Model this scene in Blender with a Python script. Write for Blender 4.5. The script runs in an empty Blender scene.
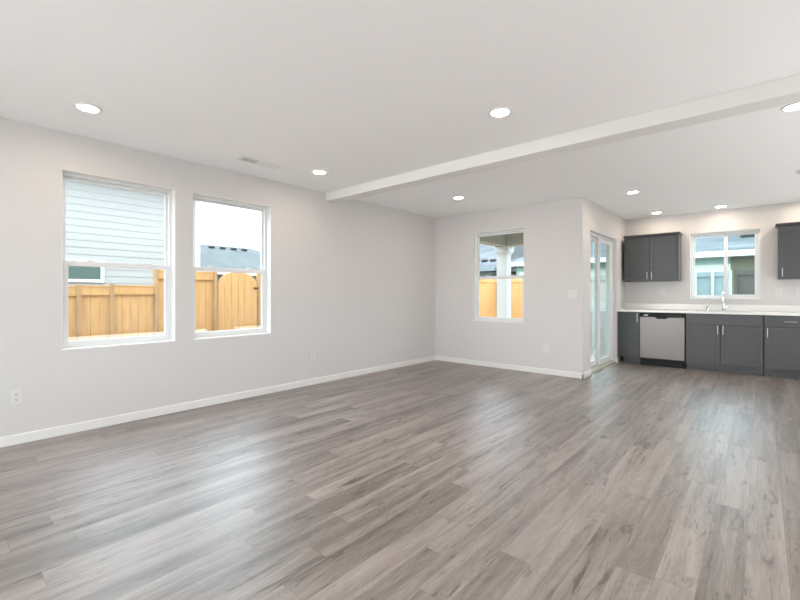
import bpy, bmesh, math, random
from mathutils import Vector, Matrix

SC = bpy.context.scene
COL = SC.collection
PI = math.pi
random.seed(7)

# ------------------------------------------------------------------ room dimensions (metres)
H = 2.56            # ceiling height
D1 = 6.1025         # far wall of the living area
W1 = 2.5536         # where the patio notch starts
D2 = 8.5486         # kitchen back wall
XR, YB = 7.0, -2.8  # the right wall and the wall behind the camera
T = 0.16            # wall thickness

# ------------------------------------------------------------------ camera
cam = bpy.data.cameras.new('camera')
cam.sensor_width = 36.0
cam.lens = 36.0 * 416.08 / 800.0
cam.shift_y = -5.8 / 800.0
cam.clip_start = 0.05
cam.clip_end = 300
co = bpy.data.objects.new('camera', cam)
co.location = (4.4574, 0.0, 1.1867)
co.rotation_euler = (PI / 2, 0, 0.7157)
COL.objects.link(co)
SC.camera = co

# ------------------------------------------------------------------ sky and exposure
SKY = 8.0
LAMP = 122.0
world = bpy.data.worlds.new('overcast_sky')
SC.world = world
world.use_nodes = True
wn = world.node_tree.nodes
bgn = wn.get('Background') or wn.new('ShaderNodeBackground')
won = wn.get('World Output') or wn.new('ShaderNodeOutputWorld')
world.node_tree.links.new(bgn.outputs[0], won.inputs[0])
bgn.inputs[0].default_value = (0.77, 0.90, 1.0, 1)
bgn.inputs[1].default_value = SKY
# added area lights out of view, filling ceiling and walls with extra light
for nm, loc, sx, sy, rx, rz, en, spr in (
        ('front_fill', (3.4, YB + 0.5, 0.15), 2.4, 0.8, 1.35, 0.0, 50.0, 180),
        ('front_fill', (5.7, YB + 0.5, 0.15), 2.0, 0.8, 1.35, 0.0, 50.0, 180),
        ('front_fill', (1.25, YB + 0.2, 1.4), 1.6, 1.6, 0.0, -0.10, 11.0, 50),
        ('side_fill', (XR - 0.5, 3.6, 0.15), 3.0, 0.8, 1.35, PI / 2, 50.0, 180),
        ('side_fill', (XR - 0.5, 6.8, 0.15), 1.8, 0.8, 1.35, PI / 2, 24.0, 180)):
    la = bpy.data.lights.new(nm, 'AREA')
    la.shape = 'RECTANGLE'; la.size = sx; la.size_y = sy; la.energy = en
    la.color = (0.98, 0.98, 0.98)
    lo = bpy.data.objects.new(nm, la)
    lo.location = loc
    la.spread = math.radians(spr)
    lo.rotation_euler = (PI / 2 + rx, 0, rz)
    COL.objects.link(lo)
vs = SC.view_settings
vs.view_transform = 'Standard'
vs.look = 'None'
vs.exposure = 0.0
vs.gamma = 1.0
vs.use_curve_mapping = False
SC.cycles.max_bounces = 14
SC.cycles.diffuse_bounces = 8
SC.cycles.glossy_bounces = 4
SC.cycles.transparent_max_bounces = 16
SC.cycles.sample_clamp_indirect = 6.0
SC.cycles.use_denoising = True


# ------------------------------------------------------------------ materials
def new_mat(name):
    m = bpy.data.materials.new(name)
    m.use_nodes = True
    nt = m.node_tree
    nt.nodes.clear()
    out = nt.nodes.new('ShaderNodeOutputMaterial')
    b = nt.nodes.new('ShaderNodeBsdfPrincipled')
    nt.links.new(b.outputs[0], out.inputs[0])
    return m, nt, b, out


def paint(name, col, rough=0.5, metal=0.0, var=0.03, scale=6.0, bump=0.0, bscale=300.0, spec=0.5):
    """plain surface with slight procedural mottling"""
    m, nt, b, out = new_mat(name)
    tc = nt.nodes.new('ShaderNodeTexCoord')
    n = nt.nodes.new('ShaderNodeTexNoise')
    n.inputs['Scale'].default_value = scale
    n.inputs['Detail'].default_value = 4
    nt.links.new(tc.outputs['Object'], n.inputs['Vector'])
    mx = nt.nodes.new('ShaderNodeMix')
    mx.data_type = 'RGBA'
    mx.inputs['A'].default_value = (*[c * (1 - var) for c in col], 1)
    mx.inputs['B'].default_value = (*[min(1, c * (1 + var)) for c in col], 1)
    nt.links.new(n.outputs['Fac'], mx.inputs['Factor'])
    nt.links.new(mx.outputs['Result'], b.inputs['Base Color'])
    b.inputs['Roughness'].default_value = rough
    b.inputs['Metallic'].default_value = metal
    b.inputs['Specular IOR Level'].default_value = spec
    if bump:
        n2 = nt.nodes.new('ShaderNodeTexNoise')
        n2.inputs['Scale'].default_value = bscale
        nt.links.new(tc.outputs['Object'], n2.inputs['Vector'])
        bp = nt.nodes.new('ShaderNodeBump')
        bp.inputs['Strength'].default_value = bump
        bp.inputs['Distance'].default_value = 0.002
        nt.links.new(n2.outputs['Fac'], bp.inputs['Height'])
        nt.links.new(bp.outputs[0], b.inputs['Normal'])
    return m


def math_node(nt, op, a, b=None):
    n = nt.nodes.new('ShaderNodeMath')
    n.operation = op
    for i, v in enumerate((a, b)):
        if v is None:
            continue
        if isinstance(v, (int, float)):
            n.inputs[i].default_value = v
        else:
            nt.links.new(v, n.inputs[i])
    return n.outputs[0]


def floor_mat():
    m, nt, b, out = new_mat('grey_oak_planks')
    L = nt.links
    tc = nt.nodes.new('ShaderNodeTexCoord')
    sp = nt.nodes.new('ShaderNodeSeparateXYZ')
    L.new(tc.outputs['Object'], sp.inputs[0])
    X, Y = sp.outputs[0], sp.outputs[1]
    PW, PL = 0.142, 1.22
    u = math_node(nt, 'DIVIDE', X, PW)
    row = math_node(nt, 'FLOOR', u)
    wn1 = nt.nodes.new('ShaderNodeTexWhiteNoise')
    wn1.noise_dimensions = '1D'
    L.new(row, wn1.inputs['W'])
    v0 = math_node(nt, 'DIVIDE', Y, PL)
    v = math_node(nt, 'ADD', v0, math_node(nt, 'MULTIPLY', wn1.outputs['Value'], 7.0))
    colm = math_node(nt, 'FLOOR', v)
    cid = nt.nodes.new('ShaderNodeCombineXYZ')
    L.new(row, cid.inputs[0]); L.new(colm, cid.inputs[1])
    wn2 = nt.nodes.new('ShaderNodeTexWhiteNoise')
    wn2.noise_dimensions = '2D'
    L.new(cid.outputs[0], wn2.inputs['Vector'])
    prand = wn2.outputs['Value']
    # seams
    fu = math_node(nt, 'SUBTRACT', u, row)
    fv = math_node(nt, 'SUBTRACT', v, colm)
    eu = math_node(nt, 'MULTIPLY', math_node(nt, 'MINIMUM', fu, math_node(nt, 'SUBTRACT', 1.0, fu)), PW)
    ev = math_node(nt, 'MULTIPLY', math_node(nt, 'MINIMUM', fv, math_node(nt, 'SUBTRACT', 1.0, fv)), PL)
    seam = math_node(nt, 'LESS_THAN', math_node(nt, 'MINIMUM', eu, ev), 0.0013)
    # grain coordinates, shifted per plank
    gc = nt.nodes.new('ShaderNodeCombineXYZ')
    L.new(math_node(nt, 'ADD', X, math_node(nt, 'MULTIPLY', prand, 37.0)), gc.inputs[0])
    L.new(math_node(nt, 'ADD', math_node(nt, 'MULTIPLY', Y, 0.07), math_node(nt, 'MULTIPLY', prand, 91.0)), gc.inputs[1])
    def noise(scale, detail, rough=0.6, dist=0.0, vec=gc.outputs[0]):
        n = nt.nodes.new('ShaderNodeTexNoise')
        n.inputs['Scale'].default_value = scale
        n.inputs['Detail'].default_value = detail
        n.inputs['Roughness'].default_value = rough
        n.inputs['Distortion'].default_value = dist
        L.new(vec, n.inputs['Vector'])
        return n.outputs['Fac']
    fine = noise(110, 5, 0.7)
    broad = noise(13, 4, 0.6, 0.7)
    # cathedral rings
    gc2 = nt.nodes.new('ShaderNodeCombineXYZ')
    L.new(math_node(nt, 'ADD', X, math_node(nt, 'MULTIPLY', prand, 19.0)), gc2.inputs[0])
    L.new(math_node(nt, 'ADD', math_node(nt, 'MULTIPLY', Y, 0.22), math_node(nt, 'MULTIPLY', prand, 53.0)), gc2.inputs[1])
    ringsrc = noise(7.0, 2, 0.4, 0.3, gc2.outputs[0])
    ring = math_node(nt, 'ADD', math_node(nt, 'MULTIPLY', math_node(nt, 'SINE', math_node(nt, 'MULTIPLY', ringsrc, 150.0)), 0.5), 0.5)
    knot = noise(15, 5, 0.65, 0.5, gc2.outputs[0])
    kr = nt.nodes.new('ShaderNodeMapRange')
    kr.inputs['From Min'].default_value = 0.60
    kr.inputs['From Max'].default_value = 0.74
    L.new(knot, kr.inputs['Value'])
    val = math_node(nt, 'ADD', math_node(nt, 'MULTIPLY', broad, 0.52),
                    math_node(nt, 'ADD', math_node(nt, 'MULTIPLY', fine, 0.26),
                              math_node(nt, 'ADD', math_node(nt, 'MULTIPLY', ring, 0.03), math_node(nt, 'MULTIPLY', prand, 0.12))))
    val = math_node(nt, 'SUBTRACT', val, math_node(nt, 'MULTIPLY', kr.outputs[0], 0.28))
    # thin dark grain lines along each plank
    gc3 = nt.nodes.new('ShaderNodeCombineXYZ')
    L.new(math_node(nt, 'ADD', X, math_node(nt, 'MULTIPLY', prand, 71.0)), gc3.inputs[0])
    L.new(math_node(nt, 'ADD', math_node(nt, 'MULTIPLY', Y, 0.10), math_node(nt, 'MULTIPLY', prand, 13.0)), gc3.inputs[1])
    streak = noise(34, 3, 0.55, 0.9, gc3.outputs[0])
    sr = nt.nodes.new('ShaderNodeMapRange')
    sr.inputs['From Min'].default_value = 0.58
    sr.inputs['From Max'].default_value = 0.72
    L.new(streak, sr.inputs['Value'])
    patch = noise(2.6, 2, 0.5, 0.0, gc2.outputs[0])
    pr = nt.nodes.new('ShaderNodeMapRange')
    pr.inputs['From Min'].default_value = 0.42
    pr.inputs['From Max'].default_value = 0.60
    L.new(patch, pr.inputs['Value'])
    val = math_node(nt, 'SUBTRACT', val, math_node(nt, 'MULTIPLY', math_node(nt, 'MULTIPLY', sr.outputs[0], pr.outputs[0]), 0.22))
    cr = nt.nodes.new('ShaderNodeValToRGB')
    e = cr.color_ramp.elements
    e[0].position = 0.30; e[0].color = (0.075, 0.057, 0.045, 1)
    e[1].position = 0.72; e[1].color = (0.455, 0.390, 0.357, 1)
    k = e.new(0.425); k.color = (0.188, 0.153, 0.134, 1)
    k = e.new(0.535); k.color = (0.298, 0.250, 0.226, 1)
    L.new(val, cr.inputs[0])
    mx = nt.nodes.new('ShaderNodeMix')
    mx.data_type = 'RGBA'
    L.new(math_node(nt, 'MULTIPLY', seam, 0.55), mx.inputs['Factor'])
    L.new(cr.outputs[0], mx.inputs['A'])
    mx.inputs['B'].default_value = (0.06, 0.05, 0.042, 1)
    L.new(mx.outputs['Result'], b.inputs['Base Color'])
    rr = nt.nodes.new('ShaderNodeMapRange')
    rr.inputs['To Min'].default_value = 0.34
    rr.inputs['To Max'].default_value = 0.46
    L.new(fine, rr.inputs['Value'])
    L.new(rr.outputs[0], b.inputs['Roughness'])
    b.inputs['Specular IOR Level'].default_value = 1.0
    b.inputs['Coat Weight'].default_value = 0.55
    b.inputs['Coat Roughness'].default_value = 0.42
    bp = nt.nodes.new('ShaderNodeBump')
    bp.inputs['Strength'].default_value = 0.12
    bp.inputs['Distance'].default_value = 0.002
    L.new(math_node(nt, 'SUBTRACT', fine, math_node(nt, 'MULTIPLY', seam, 1.0)), bp.inputs['Height'])
    L.new(bp.outputs[0], b.inputs['Normal'])
    return m


def wood_mat(name, dark, light, zscale=0.15, axis='Z', bands=0.0):
    """sawn boards: grain stretched along the vertical axis"""
    m, nt, b, out = new_mat(name)
    L = nt.links
    tc = nt.nodes.new('ShaderNodeTexCoord')
    mp = nt.nodes.new('ShaderNodeMapping')
    mp.inputs['Scale'].default_value = (1, 1, zscale)
    L.new(tc.outputs['Object'], mp.inputs[0])
    n = nt.nodes.new('ShaderNodeTexNoise')
    n.inputs['Scale'].default_value = 22
    n.inputs['Detail'].default_value = 5
    L.new(mp.outputs[0], n.inputs['Vector'])
    cr = nt.nodes.new('ShaderNodeValToRGB')
    cr.color_ramp.elements[0].position = 0.3
    cr.color_ramp.elements[1].position = 0.7
    cr.color_ramp.elements[0].color = (*dark, 1)
    cr.color_ramp.elements[1].color = (*light, 1)
    L.new(n.outputs['Fac'], cr.inputs[0])
    L.new(cr.outputs[0], b.inputs['Base Color'])
    b.inputs['Roughness'].default_value = 0.75
    return m


def shingle_mat(name, dark, light):
    m, nt, b, out = new_mat(name)
    L = nt.links
    tc = nt.nodes.new('ShaderNodeTexCoord')
    mp = nt.nodes.new('ShaderNodeMapping')
    mp.inputs['Scale'].default_value = (0.8, 2.8, 2.8)
    L.new(tc.outputs['Object'], mp.inputs[0])
    n = nt.nodes.new('ShaderNodeTexNoise')
    n.inputs['Scale'].default_value = 1.0
    n.inputs['Detail'].default_value = 6
    n.inputs['Roughness'].default_value = 0.7
    L.new(mp.outputs[0], n.inputs['Vector'])
    cr = nt.nodes.new('ShaderNodeValToRGB')
    cr.color_ramp.elements[0].position = 0.40
    cr.color_ramp.elements[1].position = 0.60
    cr.color_ramp.elements[0].color = (*dark, 1)
    cr.color_ramp.elements[1].color = (*light, 1)
    L.new(n.outputs['Fac'], cr.inputs[0])
    L.new(cr.outputs[0], b.inputs['Base Color'])
    b.inputs['Roughness'].default_value = 0.9
    return m


def glass_mat(name, tint):
    m, nt, b, out = new_mat(name)
    nt.nodes.remove(b)
    tr = nt.nodes.new('ShaderNodeBsdfTransparent')
    tr.inputs[0].default_value = (*tint, 1)
    gl = nt.nodes.new('ShaderNodeBsdfGlossy')
    gl.inputs['Roughness'].default_value = 0.0
    gl.inputs[0].default_value = (0.9, 0.97, 0.97, 1)
    lw = nt.nodes.new('ShaderNodeLayerWeight')
    fr = nt.nodes.new('ShaderNodeMath'); fr.operation = 'POWER'
    nt.links.new(lw.outputs['Facing'], fr.inputs[0]); fr.inputs[1].default_value = 5.0
    fm = nt.nodes.new('ShaderNodeMapRange')
    fm.inputs['To Min'].default_value = 0.04; fm.inputs['To Max'].default_value = 1.0
    nt.links.new(fr.outputs[0], fm.inputs['Value']); fr = fm
    mx = nt.nodes.new('ShaderNodeMixShader')
    nt.links.new(fr.outputs[0], mx.inputs[0])
    nt.links.new(tr.outputs[0], mx.inputs[1])
    nt.links.new(gl.outputs[0], mx.inputs[2])
    nt.links.new(mx.outputs[0], out.inputs[0])
    return m


def steel_mat():
    m, nt, b, out = new_mat('brushed_steel')
    tc = nt.nodes.new('ShaderNodeTexCoord')
    mp = nt.nodes.new('ShaderNodeMapping')
    mp.inputs['Scale'].default_value = (1.2, 1.2, 160)
    nt.links.new(tc.outputs['Object'], mp.inputs[0])
    n = nt.nodes.new('ShaderNodeTexNoise')
    n.inputs['Scale'].default_value = 3
    n.inputs['Detail'].default_value = 3
    nt.links.new(mp.outputs[0], n.inputs['Vector'])
    r = nt.nodes.new('ShaderNodeMapRange')
    r.inputs['To Min'].default_value = 0.30
    r.inputs['To Max'].default_value = 0.45
    nt.links.new(n.outputs['Fac'], r.inputs['Value'])
    nt.links.new(r.outputs[0], b.inputs['Roughness'])
    b.inputs['Base Color'].default_value = (0.175, 0.160, 0.150, 1)
    b.inputs['Metallic'].default_value = 1.0
    return m


def emit_mat(name, col, strength):
    m, nt, b, out = new_mat(name)
    b.inputs['Base Color'].default_value = (0.9, 0.88, 0.85, 1)
    b.inputs['Emission Color'].default_value = (*col, 1)
    b.inputs['Emission Strength'].default_value = strength
    return m


M = {
    'wall': paint('wall_paint', (0.64, 0.62, 0.607), 0.75, var=0.012, scale=1.5, bump=0.12, bscale=160),
    'ceiling': paint('ceiling_paint', (0.90, 0.90, 0.90), 0.85, var=0.012, scale=1.2, bump=0.15, bscale=120),
    'trim': paint('trim_paint', (0.77, 0.76, 0.745), 0.42, var=0.01),
    'vinyl': paint('white_vinyl', (0.74, 0.75, 0.75), 0.38, var=0.01),
    'floor': floor_mat(),
    'glass': glass_mat('window_glass', (0.965, 0.98, 0.98)),
    'tint_glass': glass_mat('tinted_window_glass', (0.89, 0.95, 0.945)),
    'cabinet': paint('slate_cabinet_paint', (0.070, 0.072, 0.074), 0.42, var=0.04, scale=3),
    'cabinet_dark': paint('cabinet_recess_paint', (0.055, 0.058, 0.062), 0.5, var=0.04),
    'counter': paint('white_quartz', (0.82, 0.80, 0.775), 0.22, var=0.03, scale=40),
    'steel': steel_mat(),
    'nickel': paint('brushed_nickel', (0.52, 0.505, 0.49), 0.35, metal=1.0, var=0.02),
    'chrome': paint('chrome', (0.80, 0.80, 0.80), 0.10, metal=1.0, var=0.01),
    'black': paint('black_plastic', (0.010, 0.010, 0.010), 0.45, var=0.05, spec=0.2),
    'plate': paint('white_plastic', (0.695, 0.68, 0.665), 0.35, var=0.01),
    'slot': paint('dark_slot', (0.10, 0.095, 0.09), 0.6, var=0.05),
    'lens': emit_mat('warm_lamp_lens', (1.0, 0.83, 0.67), LAMP),
    'cedar': wood_mat('fresh_cedar', (0.45, 0.225, 0.068), (0.55, 0.305, 0.110)),
    'cedar_post': wood_mat('cedar_post', (0.30, 0.165, 0.065), (0.40, 0.23, 0.095)),
    'greyfence': wood_mat('grey_teal_boards', (0.14, 0.195, 0.20), (0.20, 0.255, 0.26)),  # greyer and more teal than the cedar back fence
    'palefence': wood_mat('pale_boards', (0.32, 0.315, 0.29), (0.41, 0.40, 0.37)),  # paler than the grey teal boards beside it
    'darkfence': wood_mat('dark_brown_boards', (0.032, 0.028, 0.022), (0.059, 0.052, 0.041)),  # darker brown than the neighbouring fence boards
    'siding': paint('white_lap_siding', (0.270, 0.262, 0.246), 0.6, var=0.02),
    'bluegrey': paint('blue_grey_siding', (0.133, 0.168, 0.179), 0.7, var=0.05),
    'teal': paint('pale_teal_siding', (0.26, 0.40, 0.35), 0.7, var=0.04),
    'olive': paint('olive_recess_shade', (0.091, 0.091, 0.052), 0.7, var=0.08),  # dark olive tone stands in for a shaded porch recess
    'band': paint('cream_trim_band', (0.52, 0.52, 0.44), 0.6, var=0.03),
    'shingle': shingle_mat('blue_grey_shingles', (0.048, 0.055, 0.061), (0.110, 0.118, 0.124)),
    'shingle_dark': shingle_mat('slate_shingles', (0.036, 0.044, 0.044), (0.062, 0.070, 0.070)),
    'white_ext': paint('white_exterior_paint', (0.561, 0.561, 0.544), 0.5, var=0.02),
    'soffit': paint('porch_soffit_paint', (0.400, 0.392, 0.336), 0.7, var=0.03),
    'concrete': paint('patio_concrete', (0.391, 0.348, 0.297), 0.85, var=0.10, scale=9),
    'ground': paint('bare_soil_and_gravel', (0.216, 0.184, 0.148), 0.95, var=0.25, scale=14),
    'dark_pane': paint('dark_far_glass', (0.05, 0.085, 0.075), 0.25, var=0.15, scale=3),
    'vent_dark': paint('dark_duct', (0.10, 0.10, 0.10), 0.8, var=0.05),
}


# ------------------------------------------------------------------ mesh helpers
class MB:
    def __init__(self):
        self.bm = bmesh.new()

    def box(self, a, b, bevel=0.0):
        lo = [min(a[i], b[i]) for i in range(3)]
        hi = [max(a[i], b[i]) for i in range(3)]
        vs_ = [self.bm.verts.new((x, y, z)) for x in (lo[0], hi[0]) for y in (lo[1], hi[1]) for z in (lo[2], hi[2])]
        f = [(0, 1, 3, 2), (4, 6, 7, 5), (0, 4, 5, 1), (2, 3, 7, 6), (0, 2, 6, 4), (1, 5, 7, 3)]
        fs = [self.bm.faces.new([vs_[i] for i in q]) for q in f]
        if bevel > 0:
            es = list({e for q in fs for e in q.edges})
            bmesh.ops.bevel(self.bm, geom=es, offset=bevel, segments=2, affect='EDGES', profile=0.5)
        return self

    def prism(self, pts, vec):
        """closed prism: polygon pts swept by vec"""
        v = Vector(vec)
        A = [self.bm.verts.new(p) for p in pts]
        B_ = [self.bm.verts.new(Vector(p) + v) for p in pts]
        n = len(pts)
        self.bm.faces.new(A)
        self.bm.faces.new(B_[::-1])
        for i in range(n):
            self.bm.faces.new((A[i], B_[i], B_[(i + 1) % n], A[(i + 1) % n])[::-1])
        return self

    def tube(self, pts, r, seg=12, caps=True):
        """tube along a polyline; r is a number or a list"""
        P = [Vector(p) for p in pts]
        n = len(P)
        R = r if isinstance(r, (list, tuple)) else [r] * n
        rings = []
        ref = None
        for i in range(n):
            d = (P[min(i + 1, n - 1)] - P[max(i - 1, 0)]).normalized()
            if ref is None:
                ref = d.orthogonal().normalized()
            ref = (ref - d * ref.dot(d)).normalized()
            q = d.cross(ref)
            rings.append([self.bm.verts.new(P[i] + (ref * math.cos(2 * PI * k / seg) + q * math.sin(2 * PI * k / seg)) * R[i]) for k in range(seg)])
        for i in range(n - 1):
            for k in range(seg):
                self.bm.faces.new((rings[i][k], rings[i][(k + 1) % seg], rings[i + 1][(k + 1) % seg], rings[i + 1][k]))
        if caps:
            self.bm.faces.new(rings[0][::-1])
            self.bm.faces.new(rings[-1])
        return self

    def lathe(self, prof, c=(0, 0, 0), seg=32):
        """profile [(r,z)] turned about a vertical axis through c"""
        rings = []
        for r, z in prof:
            if r < 1e-6:
                rings.append([self.bm.verts.new((c[0], c[1], c[2] + z))])
            else:
                rings.append([self.bm.verts.new((c[0] + r * math.cos(2 * PI * k / seg), c[1] + r * math.sin(2 * PI * k / seg), c[2] + z)) for k in range(seg)])
        for a, b in zip(rings, rings[1:]):
            for k in range(seg):
                k2 = (k + 1) % seg
                if len(a) == 1:
                    self.bm.faces.new((a[0], b[k], b[k2]))
                elif len(b) == 1:
                    self.bm.faces.new((a[k], a[k2], b[0]))
                else:
                    self.bm.faces.new((a[k], a[k2], b[k2], b[k]))
        return self

    def faces(self, pts, quads):
        v = [self.bm.verts.new(p) for p in pts]
        for q in quads:
            self.bm.faces.new([v[i] for i in q])
        return self

    def build(self, name, mat, parent=None, smooth=False):
        bmesh.ops.recalc_face_normals(self.bm, faces=self.bm.faces)
        me = bpy.data.meshes.new(name)
        self.bm.to_mesh(me)
        self.bm.free()
        me.materials.append(mat)
        if smooth:
            for p in me.polygons:
                p.use_smooth = True
            try:
                me.set_sharp_from_angle(angle=math.radians(35))
            except Exception:
                pass
        o = bpy.data.objects.new(name, me)
        COL.objects.link(o)
        if parent is not None:
            o.parent = parent
            bpy_loc = world_loc(parent)
            me.transform(Matrix.Translation(-bpy_loc))
        return o


def world_loc(o):
    v = Vector((0, 0, 0))
    while o is not None:
        v = v + Vector(o.location)
        o = o.parent
    return v


def tag(o, label=None, cat=None, group=None, kind=None):
    if label: o['label'] = label
    if cat: o['category'] = cat
    if group: o['group'] = group
    if kind: o['kind'] = kind
    return o


def root(name, loc, label, cat, group=None, kind=None):
    o = bpy.data.objects.new(name, None)
    o.location = loc
    o.empty_display_size = 0.1
    COL.objects.link(o)
    return tag(o, label, cat, group, kind)


def copy_tree(o, loc=None, parent=None):
    c = o.copy()
    COL.objects.link(c)
    c.parent = parent
    for ch in list(o.children):
        copy_tree(ch, None, c)
    if loc is not None:
        c.location = loc
    return c


def wall(name, axis, face, outside, u0, u1, z1, openings, label, z0=0.0):
    """a wall along X (axis='x', plane y=face) or along Y; openings are (u0, u1, z0, z1)"""
    mb = MB()
    def bx(a0, a1, b0, b1):
        if a1 - a0 < 1e-4 or b1 - b0 < 1e-4:
            return
        if axis == 'x':
            mb.box((a0, face, b0), (a1, outside, b1))
        else:
            mb.box((face, a0, b0), (outside, a1, b1))
    cur = u0
    for a, b_, c, d in sorted(openings):
        bx(cur, a, z0, z1)
        bx(a, b_, z0, c)
        bx(a, b_, d, z1)
        cur = b_
    bx(cur, u1, z0, z1)
    o = mb.build(name, M['wall'])
    return tag(o, label, 'wall', kind='structure')


# ------------------------------------------------------------------ the room shell
W_A = (0.775, 1.679, 0.708, 2.243)      # first window, left wall (y0, y1, z0, z1)
W_B = (1.850, 2.760, 0.708, 2.243)      # second window, left wall
W_C = (0.775, 1.686, 0.735, 2.215)      # far wall (x0, x1, z0, z1)
W_D = (3.540, 4.442, 1.108, 2.212)      # kitchen wall
S_D = (6.466, 7.925, 0.0, 2.135)        # sliding patio door (y0, y1, z0, z1)
FR1 = (0.4, 2.1, 0.5, 2.25)             # windows added in the unseen front wall to let in more light
FR2 = (4.8, 6.5, 0.5, 2.25)
RT2 = (-2.2, 0.6, 0.5, 2.25)            # windows added in the unseen right wall for extra daylight
RT3 = (7.25, 8.3, 0.2, 2.25)

fl = MB().box((-T, YB - T, -0.12), (XR + T, D1, 0)).box((W1 - T, D1, -0.12), (XR + T, D2 + T, 0)).build('floor', M['floor'])
tag(fl, 'grey brown oak plank floor through the living room and kitchen', 'floor', kind='structure')
ce = MB().box((-T, YB - T, H), (XR + T, D1 + T, H + 0.2)).box((W1 - T, D1 + T, H), (XR + T, D2 + T, H + 0.2)).build('ceiling', M['ceiling'])
tag(ce, 'smooth white ceiling over the living room and kitchen', 'ceiling', kind='structure')

wall('wall_left', 'y', 0.0, -T, YB - T, D1 + T, H, [W_A, W_B], 'long off white wall with two single hung windows')
wall('wall_far', 'x', D1, D1 + T, 0.0, W1, H, [W_C], 'off white end wall with one small single hung window')
wall('wall_jog', 'y', W1, W1 - T, D1 + T, D2 + T, H, [S_D], 'short off white wall holding the sliding patio door')
wall('wall_kitchen', 'x', D2, D2 + T, W1, XR + T, H, [W_D], 'off white kitchen wall behind the sink counter')
wall('wall_right', 'y', XR, XR + T, YB, D2, H, [RT2, RT3], 'off white wall on the right side of the room')
wall('wall_back', 'x', YB, YB - T, 0.0, XR + T, H, [FR1, FR2], 'off white front wall behind the camera')

BY0, BY1, BZ = 3.59, 3.775, 2.447
tag(MB().box((0, BY0, BZ), (XR, BY1, H), 0.004).build('beam', M['trim']),
    'white dropped beam crossing the ceiling between living room and kitchen', 'beam', kind='structure')

# baseboards
def baseboard(name, pts, nrm, label):
    """pts: two (x, y) ends on the wall face; nrm: direction into the room"""
    (x0, y0), (x1, y1) = pts
    h, t = 0.078, 0.013
    nx, ny = nrm
    prof = [(0, 0), (t, 0), (t, h - 0.008), (t - 0.005, h), (0, h)]
    P = [(x0 + nx * a, y0 + ny * a, z) for a, z in prof]
    o = MB().prism(P, (x1 - x0, y1 - y0, 0)).build(name, M['trim'])
    tag(o, label, 'baseboard', kind='structure')

baseboard('baseboard_left', ((0, YB), (0, D1)), (1, 0), 'white baseboard along the long window wall')
baseboard('baseboard_far', ((0, D1), (W1 + 0.013, D1)), (0, -1), 'white baseboard along the end wall')
baseboard('baseboard_jog', ((W1, D1 - 0.013), (W1, S_D[0])), (1, 0), 'short white baseboard from the wall corner to the patio door')
baseboard('baseboard_corner', ((W1, S_D[1]), (W1, 7.974)), (1, 0), 'stub of white baseboard between patio door and base cabinets')
baseboard('baseboard_right', ((XR, YB), (XR, D2)), (-1, 0), 'white baseboard along the right wall')
baseboard('baseboard_back', ((0, YB), (XR, YB)), (0, 1), 'white baseboard along the front wall')


# ------------------------------------------------------------------ windows
class Fr:
    """local frame of an opening: a = along the wall, d = depth outward from the room face, z up"""
    def __init__(self, axis, face, sign):
        self.axis, self.face, self.sign = axis, face, sign

    def p(self, a, d, z):
        if self.axis == 'x':
            return (a, self.face + self.sign * d, z)
        return (self.face + self.sign * d, a, z)

    def box(self, mb, a0, a1, d0, d1, z0, z1, bevel=0.003):
        mb.box(self.p(a0, d0, z0), self.p(a1, d1, z1), bevel)

    def ring(self, mb, a0, a1, z0, z1, d0, d1, wl, wr, wb, wt):
        self.box(mb, a0, a0 + wl, d0, d1, z0, z1)
        self.box(mb, a1 - wr, a1, d0, d1, z0, z1)
        self.box(mb, a0 + wl, a1 - wr, d0, d1, z0, z0 + wb)
        self.box(mb, a0 + wl, a1 - wr, d0, d1, z1 - wt, z1)


def lining(F, op, d, r):  # added white liner; its brightness stands in for light bounced off the sill
    a0, a1, z0, z1 = op
    mb = MB()
    F.box(mb, a0, a0 + 0.004, 0.0, d, z0 + 0.012, z1 - 0.004, 0)
    F.box(mb, a1 - 0.004, a1, 0.0, d, z0 + 0.012, z1 - 0.004, 0)
    F.box(mb, a0, a1, 0.0, d, z1 - 0.004, z1, 0)
    mb.build('bright_lining', M['trim'], r)


def single_hung(name, F, op, zmid, label, glass):
    a0, a1, z0, z1 = op
    r = root(name, F.p((a0 + a1) / 2, 0.1, z0), label, 'window', kind='structure')
    fw = 0.030
    mb = MB()
    F.ring(mb, a0, a1, z0, z1, 0.085, 0.155, fw, fw, fw, fw)
    mb.build('window_frame', M['vinyl'], r)
    mb = MB()
    F.box(mb, a0 - 0.0, a1, 0.0, 0.085, z0 - 0.001, z0 + 0.012, 0.002)
    mb.build('window_sill', M['trim'], r)
    lining(F, op, 0.085, r)
    # upper light, outer track
    mb = MB()
    F.ring(mb, a0 + fw, a1 - fw, zmid - 0.01, z1 - fw, 0.125, 0.148, 0.022, 0.022, 0.03, 0.022)
    us = mb.build('upper_sash', M['vinyl'], r)
    mb = MB()
    F.box(mb, a0 + fw + 0.02, a1 - fw - 0.02, 0.134, 0.138, zmid + 0.01, z1 - fw - 0.02, 0)
    mb.build('glass_pane', glass, us)
    # lower sash, inner track
    mb = MB()
    F.ring(mb, a0 + fw, a1 - fw, z0 + fw, zmid + 0.028, 0.092, 0.122, 0.034, 0.034, 0.042, 0.046)
    ls = mb.build('lower_sash', M['vinyl'], r)
    mb = MB()
    F.box(mb, a0 + fw + 0.03, a1 - fw - 0.03, 0.105, 0.109, z0 + fw + 0.04, zmid - 0.016, 0)
    mb.build('glass_pane', glass, ls)
    for t in (0.25, 0.75):
        c = a0 + (a1 - a0) * t
        mb = MB()
        F.box(mb, c - 0.03, c + 0.03, 0.094, 0.118, zmid + 0.028, zmid + 0.040, 0.004)
        mb.build('sash_lock', M['vinyl'], ls)
    return r


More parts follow.
